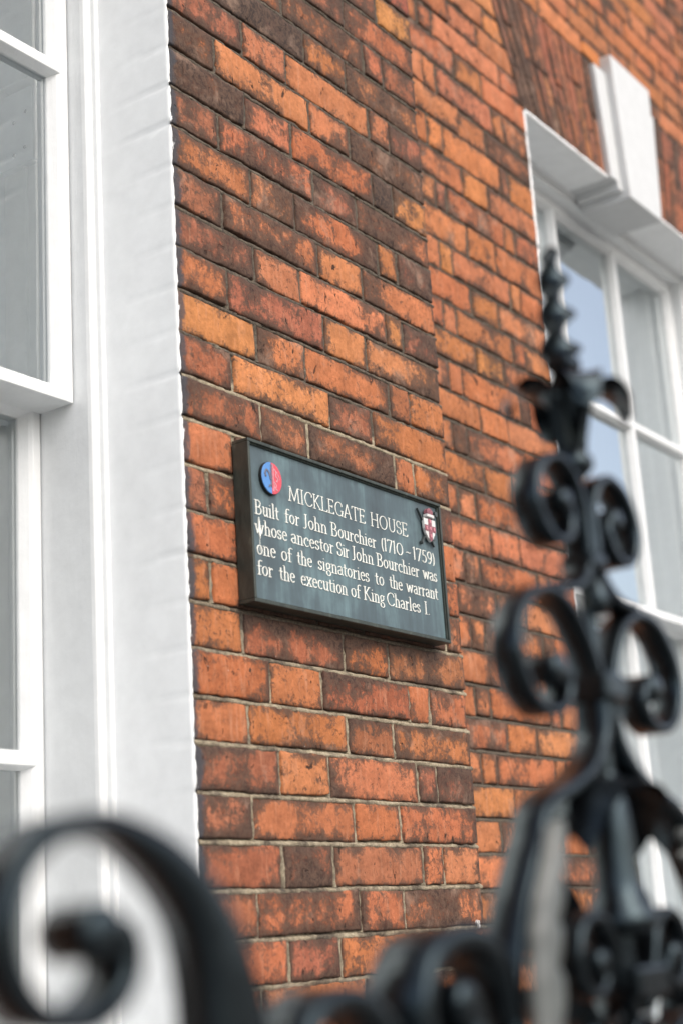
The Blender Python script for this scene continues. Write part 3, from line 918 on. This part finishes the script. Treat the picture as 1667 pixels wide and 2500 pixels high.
G['E'] = (.54, [S((.13, 0), (.13, 1)), S((.13, 0), (.48, 0)), S((.13, 1), (.46, 1)), S((.13, .52), (.38, .52)), S((.48, 0), (.50, .13)), S((.46, 1), (.47, .88)), S((.38, .45), (.38, .59)), sf(.10, 0, .05, 0), sf(.10, 1, .05, 0)])
G['G'] = (.70, [A(.38, .5, .30, .5, 50, 335), S((.60, .0), (.60, .38)), sf(.60, .38), S((.58, .87), (.59, .72))])
G['A'] = (.66, [S((.08, 0), (.33, 1)), S((.33, 1), (.58, 0)), S((.17, .34), (.49, .34)), sf(.08, 0, .06, .07), sf(.58, 0, .07, .06)])
G['T'] = (.60, [S((.30, 0), (.30, 1)), S((.06, 1), (.54, 1)), S((.06, 1), (.05, .86)), S((.54, 1), (.55, .86)), sf(.30, 0)])
G['H'] = (.72, [S((.13, 0), (.13, 1)), S((.59, 0), (.59, 1)), S((.13, .52), (.59, .52)), sf(.13, 0), sf(.13, 1), sf(.59, 0), sf(.59, 1)])
G['O'] = (.76, [A(.38, .5, .30, .5, 0, 360, 24)])
G['U'] = (.70, [S((.14, 1), (.14, .3)), A(.35, .3, .21, .3, 180, 360), S((.56, .3), (.56, 1)), sf(.14, 1), sf(.56, 1)])
G['S'] = (.50, [A(.25, .745, .17, .255, 40, 250, 12) + A(.25, .255, .19, .255, 80, -140, 14), S((.39, .93), (.40, .78)), S((.09, .08), (.08, .24))])
G['B'] = (.56, [S((.13, 0), (.13, 1)), S((.13, 1), (.26, 1)) + A(.26, .76, .17, .24, 90, -90), S((.13, .52), (.28, .52)) + A(.28, .26, .20, .26, 90, -90) + S((.13, 0),), sf(.10, 0, .06, 0), sf(.10, 1, .06, 0)])
G['J'] = (.34, [S((.20, 1), (.20, .10)) + A(.08, .10, .12, .16, 0, -110, 8), sf(.20, 1)])
def stem(x, top): return S((x, 0), (x, top))
G['a'] = (.42, [A(.19, .44, .13, .19, 150, 0, 10) + S((.32, .1), (.38, .0)), A(.19, .17, .13, .17, 80, 290, 12) + S((.32, .12),), S((.19, .34), (.32, .40))])
G['c'] = (.38, [A(.22, .315, .16, .315, 50, 310, 16), S((.32, .54), (.325, .46))])
G['e'] = (.40, [S((.07, .36), (.345, .36)) + A(.21, .36, .135, .27, 0, 180, 12) + A(.22, .30, .15, .30, 180, 315, 10)])
G['f'] = (.30, [S((.13, 0), (.13, .82)) + A(.25, .82, .12, .18, 180, 50, 8), S((.04, .60), (.27, .60)), sf(.13, 0)])
G['g'] = (.42, [A(.20, .42, .125, .21, 0, 360, 18), S((.12, .24), (.10, .12), (.30, .07)) + A(.21, -.12, .15, .17, 50, -230, 18), S((.30, .58), (.38, .61))])
G['h'] = (.46, [stem(.11, 1.04), A(.225, .40, .125, .22, 165, 0, 10) + S((.35, 0),), sf(.11, 0), sf(.35, 0), sf(.09, 1.04, .05, .01)])
G['i'] = (.24, [stem(.12, X_), S((.12, .86), (.12, .87)), sf(.12, 0), sf(.10, X_, .05, .01)])
G['l'] = (.24, [stem(.12, 1.04), sf(.12, 0), sf(.10, 1.04, .05, .01)])
G['n'] = (.46, [stem(.11, X_), A(.225, .40, .125, .22, 165, 0, 10) + S((.35, 0),), sf(.11, 0), sf(.35, 0), sf(.09, X_, .05, .01)])
G['o'] = (.42, [A(.21, .315, .15, .315, 0, 360, 20)])
G['r'] = (.34, [stem(.11, X_), S((.11, .42), (.19, .58), (.27, .60), (.29, .54)), sf(.11, 0), sf(.09, X_, .05, .01)])
G['s'] = (.33, [A(.165, .475, .10, .155, 40, 250, 10) + A(.165, .155, .115, .155, 80, -140, 12), S((.245, .59), (.25, .50)), S((.07, .05), (.065, .15))])
G['t'] = (.29, [S((.13, .84), (.13, .12)) + A(.21, .12, .08, .12, 180, 300, 6), S((.03, .60), (.25, .60))])
G['u'] = (.46, [S((.11, X_), (.11, .2)) + A(.22, .2, .11, .2, 180, 340, 8), S((.35, X_), (.35, 0)), sf(.09, X_, .05, .01), sf(.33, X_, .05, .01), sf(.37, 0, .01, .05)])
G['w'] = (.62, [S((.06, X_), (.18, .02)), S((.18, .02), (.31, X_ - .05)), S((.31, X_ - .05), (.43, .02)), S((.43, .02), (.56, X_)), sf(.06, X_, .05, .06), sf(.56, X_, .06, .05)])
G['x'] = (.42, [S((.06, X_), (.35, 0)), S((.35, X_), (.06, 0)), sf(.06, X_), sf(.35, X_), sf(.06, 0), sf(.35, 0)])
G['1'] = (.26, [S((.13, -.02), (.13, 1.0)), S((.13, 1.0), (.06, .9))])
G['7'] = (.40, [S((.05, .96), (.36, .96)), S((.36, .96), (.15, -.04)), S((.05, .96), (.045, .84))])
G['0'] = (.56, [A(.28, .48, .21, .47, 0, 360, 22)])
G['5'] = (.40, [S((.32, .96), (.12, .96)), S((.12, .96), (.10, .58)) + A(.18, .28, .16, .30, 110, -140, 14)])
G['9'] = (.42, [A(.20, .66, .14, .30, 0, 360, 18), S((.34, .66), (.33, .30), (.20, -.02), (.10, .02))])
G['('] = (.26, [A(.34, .42, .20, .66, 130, 230, 10)])
G[')'] = (.26, [A(-.08, .42, .20, .66, 50, -50, 10)])
G['-'] = (.44, [S((.07, .38), (.18, .43), (.28, .37), (.38, .42))])
G['.'] = (.20, [S((.10, .03), (.10, .035))])

def hull(P):
    P = sorted(set(P))
    def half(Q):
        h = []
        for p in Q:
            while len(h) > 1 and (h[-1][0] - h[-2][0]) * (p[1] - h[-2][1]) - (h[-1][1] - h[-2][1]) * (p[0] - h[-2][0]) <= 1e-12: h.pop()
            h.append(p)
        return h
    a, b = half(P), half(P[::-1])
    return a[:-1] + b[:-1]
ins = MB()
cnt = [0]
def word(txt, x0, x1, zb, H, nib=.066, nibv=.027):
    adv = [G[c][0] for c in txt]
    sx = (x1 - x0) / (sum(adv) - .10)
    cx = x0 - .05 * sx
    for c, a in zip(txt, adv):
        for st in G[c][1]:
            if len(st) == 1: continue
            for p, q in zip(st[:-1], st[1:]):
                pts = []
                for (ux, uy) in (p, q):
                    X0 = cx + ux * sx; Z0 = zb + uy * H
                    hw_, hv = nib * H * .82, nibv * H
                    pts += [(round(X0 + hw_ * math.cos(t) , 6), round(Z0 + hv * math.sin(t) + .15 * hw_ * math.cos(t) * .4, 6)) for t in np.linspace(0, 2 * math.pi, 9)[:-1]]
                h = hull(pts)
                if len(h) > 2:
                    cnt[0] += 1
                    ins.prism(h, 'y', YP + .0005, YP - .0009 - 2.2e-5 * (cnt[0] % 14))
        cx += a * sx
HT, HL = .0252, .0240
for t, a, b in (('MICKLEGATE', 2.0615, 2.2895), ('HOUSE', 2.3098, 2.4325)): word(t, a, b, .7222, HT, .051, .025)
rows_ = [(.6812, [('Built', 1.9650, 2.0276), ('for', 2.0476, 2.0862), ('John', 2.0996, 2.1661), ('Bourchier', 2.1807, 2.3206), ('(1710', 2.3371, 2.4115), ('-', 2.4229, 2.4387), ('1759)', 2.4483, 2.5265)]),
         (.6480, [('whose', 1.9640, 2.0481), ('ancestor', 2.0616, 2.1837), ('Sir', 2.1951, 2.2301), ('John', 2.2414, 2.3070), ('Bourchier', 2.3201, 2.4624), ('was', 2.4789, 2.5262)]),
         (.6128, [('one', 1.9655, 2.0135), ('of', 2.0314, 2.0583), ('the', 2.0759, 2.1159), ('signatories', 2.1358, 2.2892), ('to', 2.3115, 2.3377), ('the', 2.3589, 2.3997), ('warrant', 2.4164, 2.5244)]),
         (.5782, [('for', 1.9648, 2.0037), ('the', 2.0239, 2.0642), ('execution', 2.0832, 2.2173), ('of', 2.2313, 2.2572), ('King', 2.2707, 2.3352), ('Charles', 2.3456, 2.4569), ('I.', 2.4741, 2.4902)])]
for zb, ws in rows_:
    for t, a, b in ws: word(t, a, b, zb, HL)
# run of cream paint down the first letter of the second line
ins.prism([(1.9722, .676), (1.9736, .676), (1.9752, .668), (1.9770, .655), (1.9762, .646), (1.9744, .6395), (1.9724, .646), (1.9712, .656), (1.9716, .668)], 'y', YP + .0005, YP - .0018)
ins.prism([(1.9736, .640), (1.9746, .640), (1.9744, .618), (1.9738, .618)], 'y', YP + .0005, YP - .0006)
ins.build('inscription', M_LET, plq)

# round emblem: blue and red halves with worn relief
EX, EZ, ER = 2.007, .7492, .0278
em = MB(); em.prism([(EX + ER * math.cos(t), EZ + (ER + .001) * math.sin(t)) for t in np.linspace(0, 2 * math.pi, 41)[:-1]], 'y', YP - .006, YP + .001)
emo = em.build('round_emblem', M_DARK, plq, .0008)
for nm, s, mt in (('blue_half', -1, M_BLUE), ('red_half', 1, M_RED)):
    hb = MB()
    hb.prism(([(EX + s * .0002 + s * (ER - .0006) * abs(math.cos(t)), EZ + ER * math.sin(t)) for t in np.linspace(-math.pi / 2, math.pi / 2, 24)])[::(-1 if s < 0 else 1)], 'y', YP - .0072, YP - .0055)
    hb.build(nm, mt, emo, .0006)
rl = MB()
def rel(c, t, y=YP - .0078):
    rl.band([(EX + a * ER, EZ + b * ER) for a, b in crom(c, 6)], t, y, YP - .0068)
rel([(-.03, .85), (-.06, .4), (-.05, -.1), (-.08, -.6)], .004)
rel([(-.12, -.15), (-.28, .28), (-.52, .42), (-.66, .2), (-.58, -.02)], .0042)
rel([(-.10, -.45), (-.25, -.5), (-.3, -.62)], .003)
rl.build('lily_relief', plain('blue_grey_relief', (.10, .11, .16), .5, .3, 300), emo)
rl = MB()
rel([(.10, .9), (.16, .45), (.12, .05), (.18, -.4), (.1, -.85)], .003)
rel([(.2, .62), (.42, .45), (.36, .2), (.55, .02), (.42, -.2)], .0034)
rel([(.18, -.18), (.4, -.42), (.28, -.62), (.5, -.72)], .0034)
rel([(.5, .5), (.66, .25), (.74, .0)], .0026)
rl.build('lion_relief', M_PINK, emo)

# coat of arms
def shx(t): return t
SX0, SX1, SZT, SZB = 2.4825, 2.5235, .7680, .7218
scx = (SX0 + SX1) / 2
shield = [(SX0, SZT), (SX0 + .0005, SZT - .020), (SX0 + .005, SZT - .031), (SX0 + .012, SZT - .039), (scx, SZB), (SX1 - .012, SZT - .039), (SX1 - .005, SZT - .031), (SX1 - .0005, SZT - .020), (SX1, SZT)]
sh = MB(); sh.prism(shield, 'y', YP - .0095, YP - .004)
sho = sh.build('coat_of_arms', M_CWHITE, plq, .0008)
cr = MB()
cr.prism([(scx - .0062, SZT - .0004), (scx - .0062, SZB + .0055), (scx, SZB + .0008), (scx + .0062, SZB + .0055), (scx + .0062, SZT - .0004)], 'y', YP - .0101, YP - .009)
cr.prism([(SX0 + .0006, SZT - .0135), (SX1 - .0006, SZT - .0135), (SX1 - .0014, SZT - .0255), (SX0 + .0014, SZT - .0255)][::-1], 'y', YP - .0102, YP - .0091)
cr.build('red_cross', M_CRED, sho)
li = MB()
for px, pz in ((scx, SZT - .005), (scx, SZT - .0195), (scx, SZB + .012), (SX0 + .0075, SZT - .0195), (SX1 - .0075, SZT - .0195)):
    li.prism([(px + .0028 * math.cos(t), pz + .0036 * math.sin(t)) for t in np.linspace(0, 2 * math.pi, 9)[:-1]], 'y', YP - .0112, YP - .0095)
li.build('small_lion', M_PINK, sho)
cp = MB()
cp.prism([(scx - .0125, .7712), (scx + .0125, .7706), (scx + .0118, .7765), (scx - .0118, .7768)], 'y', YP - .013, YP - .003)
cpo = cp.build('cap_brim', M_CWHITE, sho, .0008)
cp = MB()
cp.prism([(scx - .0105, .7772), (scx + .0105, .7770), (scx + .0095, .784), (scx + .003, .789), (scx - .004, .789), (scx - .0095, .784)], 'y', YP - .0125, YP - .003)
cp.build('cap_crown', M_CRED, sho, .0015)
sw = MB()
def stick(p, q, w0, w1, y0, y1):
    dx, dz = q[0] - p[0], q[1] - p[1]; l = math.hypot(dx, dz); nx, nz = -dz / l, dx / l
    sw.prism([(p[0] + nx * w0, p[1] + nz * w0), (p[0] - nx * w0, p[1] - nz * w0), (q[0] - nx * w1, q[1] - nz * w1), (q[0] + nx * w1, q[1] + nz * w1)], 'y', y0, y1)
stick((2.4675, .7845), (2.5205, .7160), .0010, .0016, YP - .007, YP - .002)
stick((2.5125, .7235), (2.5235, .7300), .0012, .0012, YP - .0072, YP - .003)
sw.build('sword', M_STEEL, sho)
sw = MB()
stick((2.532, .783), (2.4740, .7150), .0014, .0012, YP - .0065, YP - .001)
sw.prism([(2.5315 + .0048 * math.cos(t), .783 + .0058 * math.sin(t)) for t in np.linspace(0, 2 * math.pi, 9)[:-1]], 'y', YP - .0085, YP - .001)
sw.prism([(2.4765 + .003 * math.cos(t), .7185 + .0035 * math.sin(t)) for t in np.linspace(0, 2 * math.pi, 9)[:-1]], 'y', YP - .008, YP - .001)
sw.build('mace', M_STEEL, sho)

# ------------------------------------------------------------------ wrought iron railing
FY0, FY1 = -.957, -.928
AX = 1.260
rail = empty('iron_railing', (AX, FY0, -CZ))
tag(rail, 'black wrought iron railing crest with scrolls and a twisted spike', 'railing')

def scroll(ctrl, eye=None, t=.0088, er=.013, name='scroll', y0=FY0, y1=FY1, tend=None, prof=None):
    mb = MB()
    pts = crom(ctrl, 9)
    n = len(pts)
    T = [t + ((tend or t) - t) * max(0, (i / n - .6) / .4) for i in range(n)]
    if prof: T = [float(np.interp(i / n, *prof)) for i in range(n)]
    mb.band(pts, T, y0, y1)
    if eye:
        P = []
        for yy, r in ((y0 - .0035, 0), (y0 - .0035, er * .6), (y0 - .001, er * .95), (y0 + .003, er), (y1 - .003, er), (y1, er * .9), (y1, 0)):
            P.append([(eye[0] + r * math.cos(2 * math.pi * i / 20), yy, eye[1] + r * math.sin(2 * math.pi * i / 20)) for i in range(21)])
        mb.grid(P)
    return mb.build(name, M_IRON, rail)

for s in (-1, 1):
    U = lambda L: [(AX + s * abs(u) if u <= 0 else AX - s * u, z) for u, z in L]
    # upper pair
    scroll(U([(-.007, .305), (-.008, .335), (-.011, .362), (-.024, .388), (-.052, .400), (-.084, .388), (-.100, .360), (-.093, .334), (-.070, .321), (-.046, .328), (-.037, .346), (-.044, .361)]),
           U([(-.052, .360)])[0], .008, .0105)
    # middle pair
    scroll(U([(-.009, .180), (-.012, .200), (-.026, .230), (-.050, .258), (-.085, .273), (-.125, .266), (-.154, .236), (-.158, .206), (-.142, .180), (-.114, .168), (-.086, .174), (-.074, .193), (-.084, .208)]),
           U([(-.097, .205)])[0], .0085, .0135)
    # bars from the neck down to the shoulders of the middle pair
    scroll(U([(-.0062, .322), (-.010, .308), (-.024, .292), (-.048, .281), (-.080, .2785)]), None, .008, name='brace')
    # lyre arms
    scroll(U([(-.009, .188), (-.011, .165), (-.020, .145), (-.045, .124), (-.085, .107), (-.118, .097), (-.138, .084), (-.152, .062), (-.172, .036), (-.190, .006), (-.204, -.03), (-.213, -.075), (-.216, -.14), (-.205, -.22), (-.18, -.30)]),
           None, .0105, name='lyre_arm', y1=FY1 + .004)
    # inner small scrolls
    scroll(U([(-.012, -.075), (-.030, -.045), (-.045, -.012), (-.068, .003), (-.094, -.004), (-.106, -.026), (-.098, -.050), (-.078, -.058), (-.062, -.048), (-.064, -.033)]), U([(-.073, -.033)])[0], .0085, .0105)
    scroll(U([(-.012, -.085), (-.05, -.10), (-.10, -.085), (-.13, -.105), (-.12, -.14), (-.09, -.145), (-.08, -.125)]), U([(-.092, -.12)])[0], .0085, .012)
    scroll(U([(-.014, -.02), (-.040, .018), (-.070, .030), (-.100, .016), (-.112, -.010)]), U([(-.112, -.012)])[0], .010, .0125, y0=FY1 + .004, y1=FY1 + .030)
    scroll(U([(-.010, -.10), (-.040, -.065), (-.075, -.075), (-.150, -.055), (-.178, -.085)]), U([(-.176, -.088)])[0], .012, .015, y0=FY1 + .004, y1=FY1 + .034)
    # drooping leaves under the shoulders
    for k in (0,):
        mb = MB()
        P = []
        ctrl = crom(U([(-.006, .118), (-.022, .123), (-.045, .117), (-.066, .098), (-.078, .072)]), 5)
        n = len(ctrl)
        for i, (x, z) in enumerate(ctrl):
            t = i / (n - 1)
            w = .010 + .026 * math.sin(math.pi * min(1, t * .8 + .15))
            P.append([(x, (FY0 + FY1) / 2 + w * q, z - .008 * abs(q) * (1 + t)) for q in (-1, -.5, 0, .5, 1)])
        P2 = [[(x, y, z - .004) for x, y, z in r] for r in P]
        mb.grid(P); mb.grid(P2, flip=True)
        mb.build('leaf', M_IRON, rail)
    # acanthus leaf lying on the lyre arm, lobed on its inner side
    mb = MB(); P = []
    nn = 60
    spine = crom(U([(-.146, .078), (-.158, .050), (-.178, .020), (-.192, -.012), (-.200, -.05), (-.203, -.10), (-.198, -.17)]), 10)
    n = len(spine)
    for i, (x, z) in enumerate(spine):
        t = i / (n - 1)
        wi = (.010 + .040 * min(1, t * 3.2)) * (.62 + .38 * abs(math.sin(t * math.pi * 6.5)))
        wo = .008 + .006 * min(1, t * 3)
        row = []
        for q in (0, .25, .5, .75, 1.0):
            off = -wo + (wo + wi) * q
            row.append((x - s * off * 1.0, FY0 - .006 - .012 * math.sin(math.pi * q) - .010 * t + .014 * q * q, z + .35 * off))
        P.append(row)
    mb.grid(P, flip=(s < 0))
    mb.grid([[(x, y + .004, z) for x, y, z in r] for r in P], flip=(s > 0))
    mb.build('acanthus_leaf', M_LEAF, rail)

# low scrolls stepping down to the left (and their partners to the right, out of frame)
for s in (-1, 1):
    Mx = (lambda L: L) if s < 0 else (lambda L: [(2 * AX - x, z) for x, z in L])
    scroll(Mx([(1.052, -.075), (1.040, -.035), (1.015, -.012), (.980, -.006), (.945, -.016), (.925, -.045), (.930, -.078), (.955, -.094), (.982, -.086), (.992, -.064), (.985, -.048)]), Mx([(.972, -.050)])[0], .016, .016, y1=FY1 + .022)
    scroll(Mx([(.925, -.30), (.915, -.20), (.900, -.11), (.885, -.070), (.862, -.046), (.832, -.037), (.802, -.046), (.783, -.075), (.788, -.105), (.81, -.12), (.83, -.11)]), Mx([(.826, -.10)])[0], .0135, .013, y1=FY1 + .016)
    scroll(Mx([(.727, -.30), (.734, -.20), (.734, -.12), (.730, -.06), (.721, -.014), (.702, .023), (.668, .051), (.622, .0665), (.578, .058), (.553, .030), (.552, -.004), (.573, -.029), (.606, -.034), (.632, -.020), (.638, .000), (.630, .012)]),
           Mx([(.613, .0100)])[0], .026, .0155, y1=FY1 + .008, prof=((0, .22, .32, .44, .8, 1), (.048, .044, .026, .0125, .011, .015)))

# centre stem, collars, knobs and the twisted spike
mb = MB(); mb.lathe([(.0, -.30), (.009, -.30), (.008, .0), (.007, .25), (.0065, .40), (.009, .43), (.008, .50), (0, .503)], AX, (FY0 + FY1) / 2, 14)
mb.build('stem', M_IRON, rail)
yc = (FY0 + FY1) / 2
def collar(z, hw_, h, hd):
    mb = MB(); mb.box(AX - hw_, AX + hw_, yc - hd, yc + hd, z - h / 2, z + h / 2)
    mb.build('collar', M_IRON, rail, .004)
collar(.197, .021, .024, .021); collar(.505, .014, .014, .014); collar(.312, .014, .014, .018); collar(-.052, .030, .026, .026)
mb = MB(); mb.lathe([(.0, .262), (.006, .263), (.011, .272), (.009, .284), (.004, .296), (.0, .300)], AX, yc - .01, 14); mb.build('knob', M_IRON, rail)
mb = MB(); mb.lathe([(.0, .390), (.010, .392), (.019, .402), (.019, .410), (.010, .419), (.008, .424)], AX, yc, 18); mb.build('knob', M_IRON, rail)
mb = MB(); mb.lathe([(.005, .128), (.011, .118), (.0165, .100), (.0185, .06), (.0195, .03), (.023, .015), (.031, .003), (.034, -.006), (.026, -.012), (.010, -.014)], AX, yc, 24); mb.build('bell', M_IRON, rail)
# spike: a flat bar twisted about its axis, drawn to a point
mb = MB(); P = []
n = 110
for i in range(n + 1):
    t = i / n
    z = .508 + .120 * t
    a = (z - .508) / .0355 * math.pi + 1.05
    w = (.0205 - .0075 * t) * (1 if t < .9 else max(.02, (1 - t) / .1))
    d = .0026 * (1 if t < .9 else max(.1, (1 - t) / .1))
    row = []
    for px, py in ((w, d), (w * .9, d * 1.6), (0, d * 1.9), (-w * .9, d * 1.6), (-w, d), (-w, -d), (-w * .9, -d * 1.6), (0, -d * 1.9), (w * .9, -d * 1.6), (w, -d), (w, d)):
        row.append((AX + px * math.cos(a) - py * math.sin(a), yc + px * math.sin(a) + py * math.cos(a), z))
    P.append(row)
mb.grid(P); mb.build('twisted_spike', M_IRON, rail)
# four leaves curling out under the spike
for ang in (45, 135, 225, 315):
    ca, sa = math.cos(math.radians(ang)), math.sin(math.radians(ang))
    ctrl = crom([(.006, .412), (.011, .440), (.020, .464), (.034, .478), (.050, .479), (.062, .467), (.064, .452)], 6)
    n = len(ctrl); P = []
    for i, (r, z) in enumerate(ctrl):
        t = i / (n - 1)
        w = .009 + .013 * math.sin(math.pi * min(1, .12 + t * .83)) ** 1.2
        row = []
        for q in (-1, -.55, 0, .55, 1):
            rr = r - .004 * abs(q); zz = z + .007 * q * q * (1 - .4 * t)
            row.append((AX + rr * ca - w * q * sa, yc + rr * sa + w * q * ca, zz))
        P.append(row)
    mb = MB(); mb.grid(P); mb.grid([[(x - .005 * ca, y - .005 * sa, z - .007) for x, y, z in r] for r in P], flip=True)
    mb.build('leaf', M_IRON, rail)
# rails and uprights standing on the pavement
for za in (-.318, -1.75):
    mb = MB(); mb.box(.30, 2.22, FY0, FY1, za, za + .022)
    mb.build('rail', M_IRON, rail, .003)
for i in range(13):
    x = .32 + i * .1567
    mb = MB(); mb.box(x - .010, x + .010, yc - .010, yc + .010, -CZ, -.319)
    mb.build('upright', M_IRON, rail, .002)
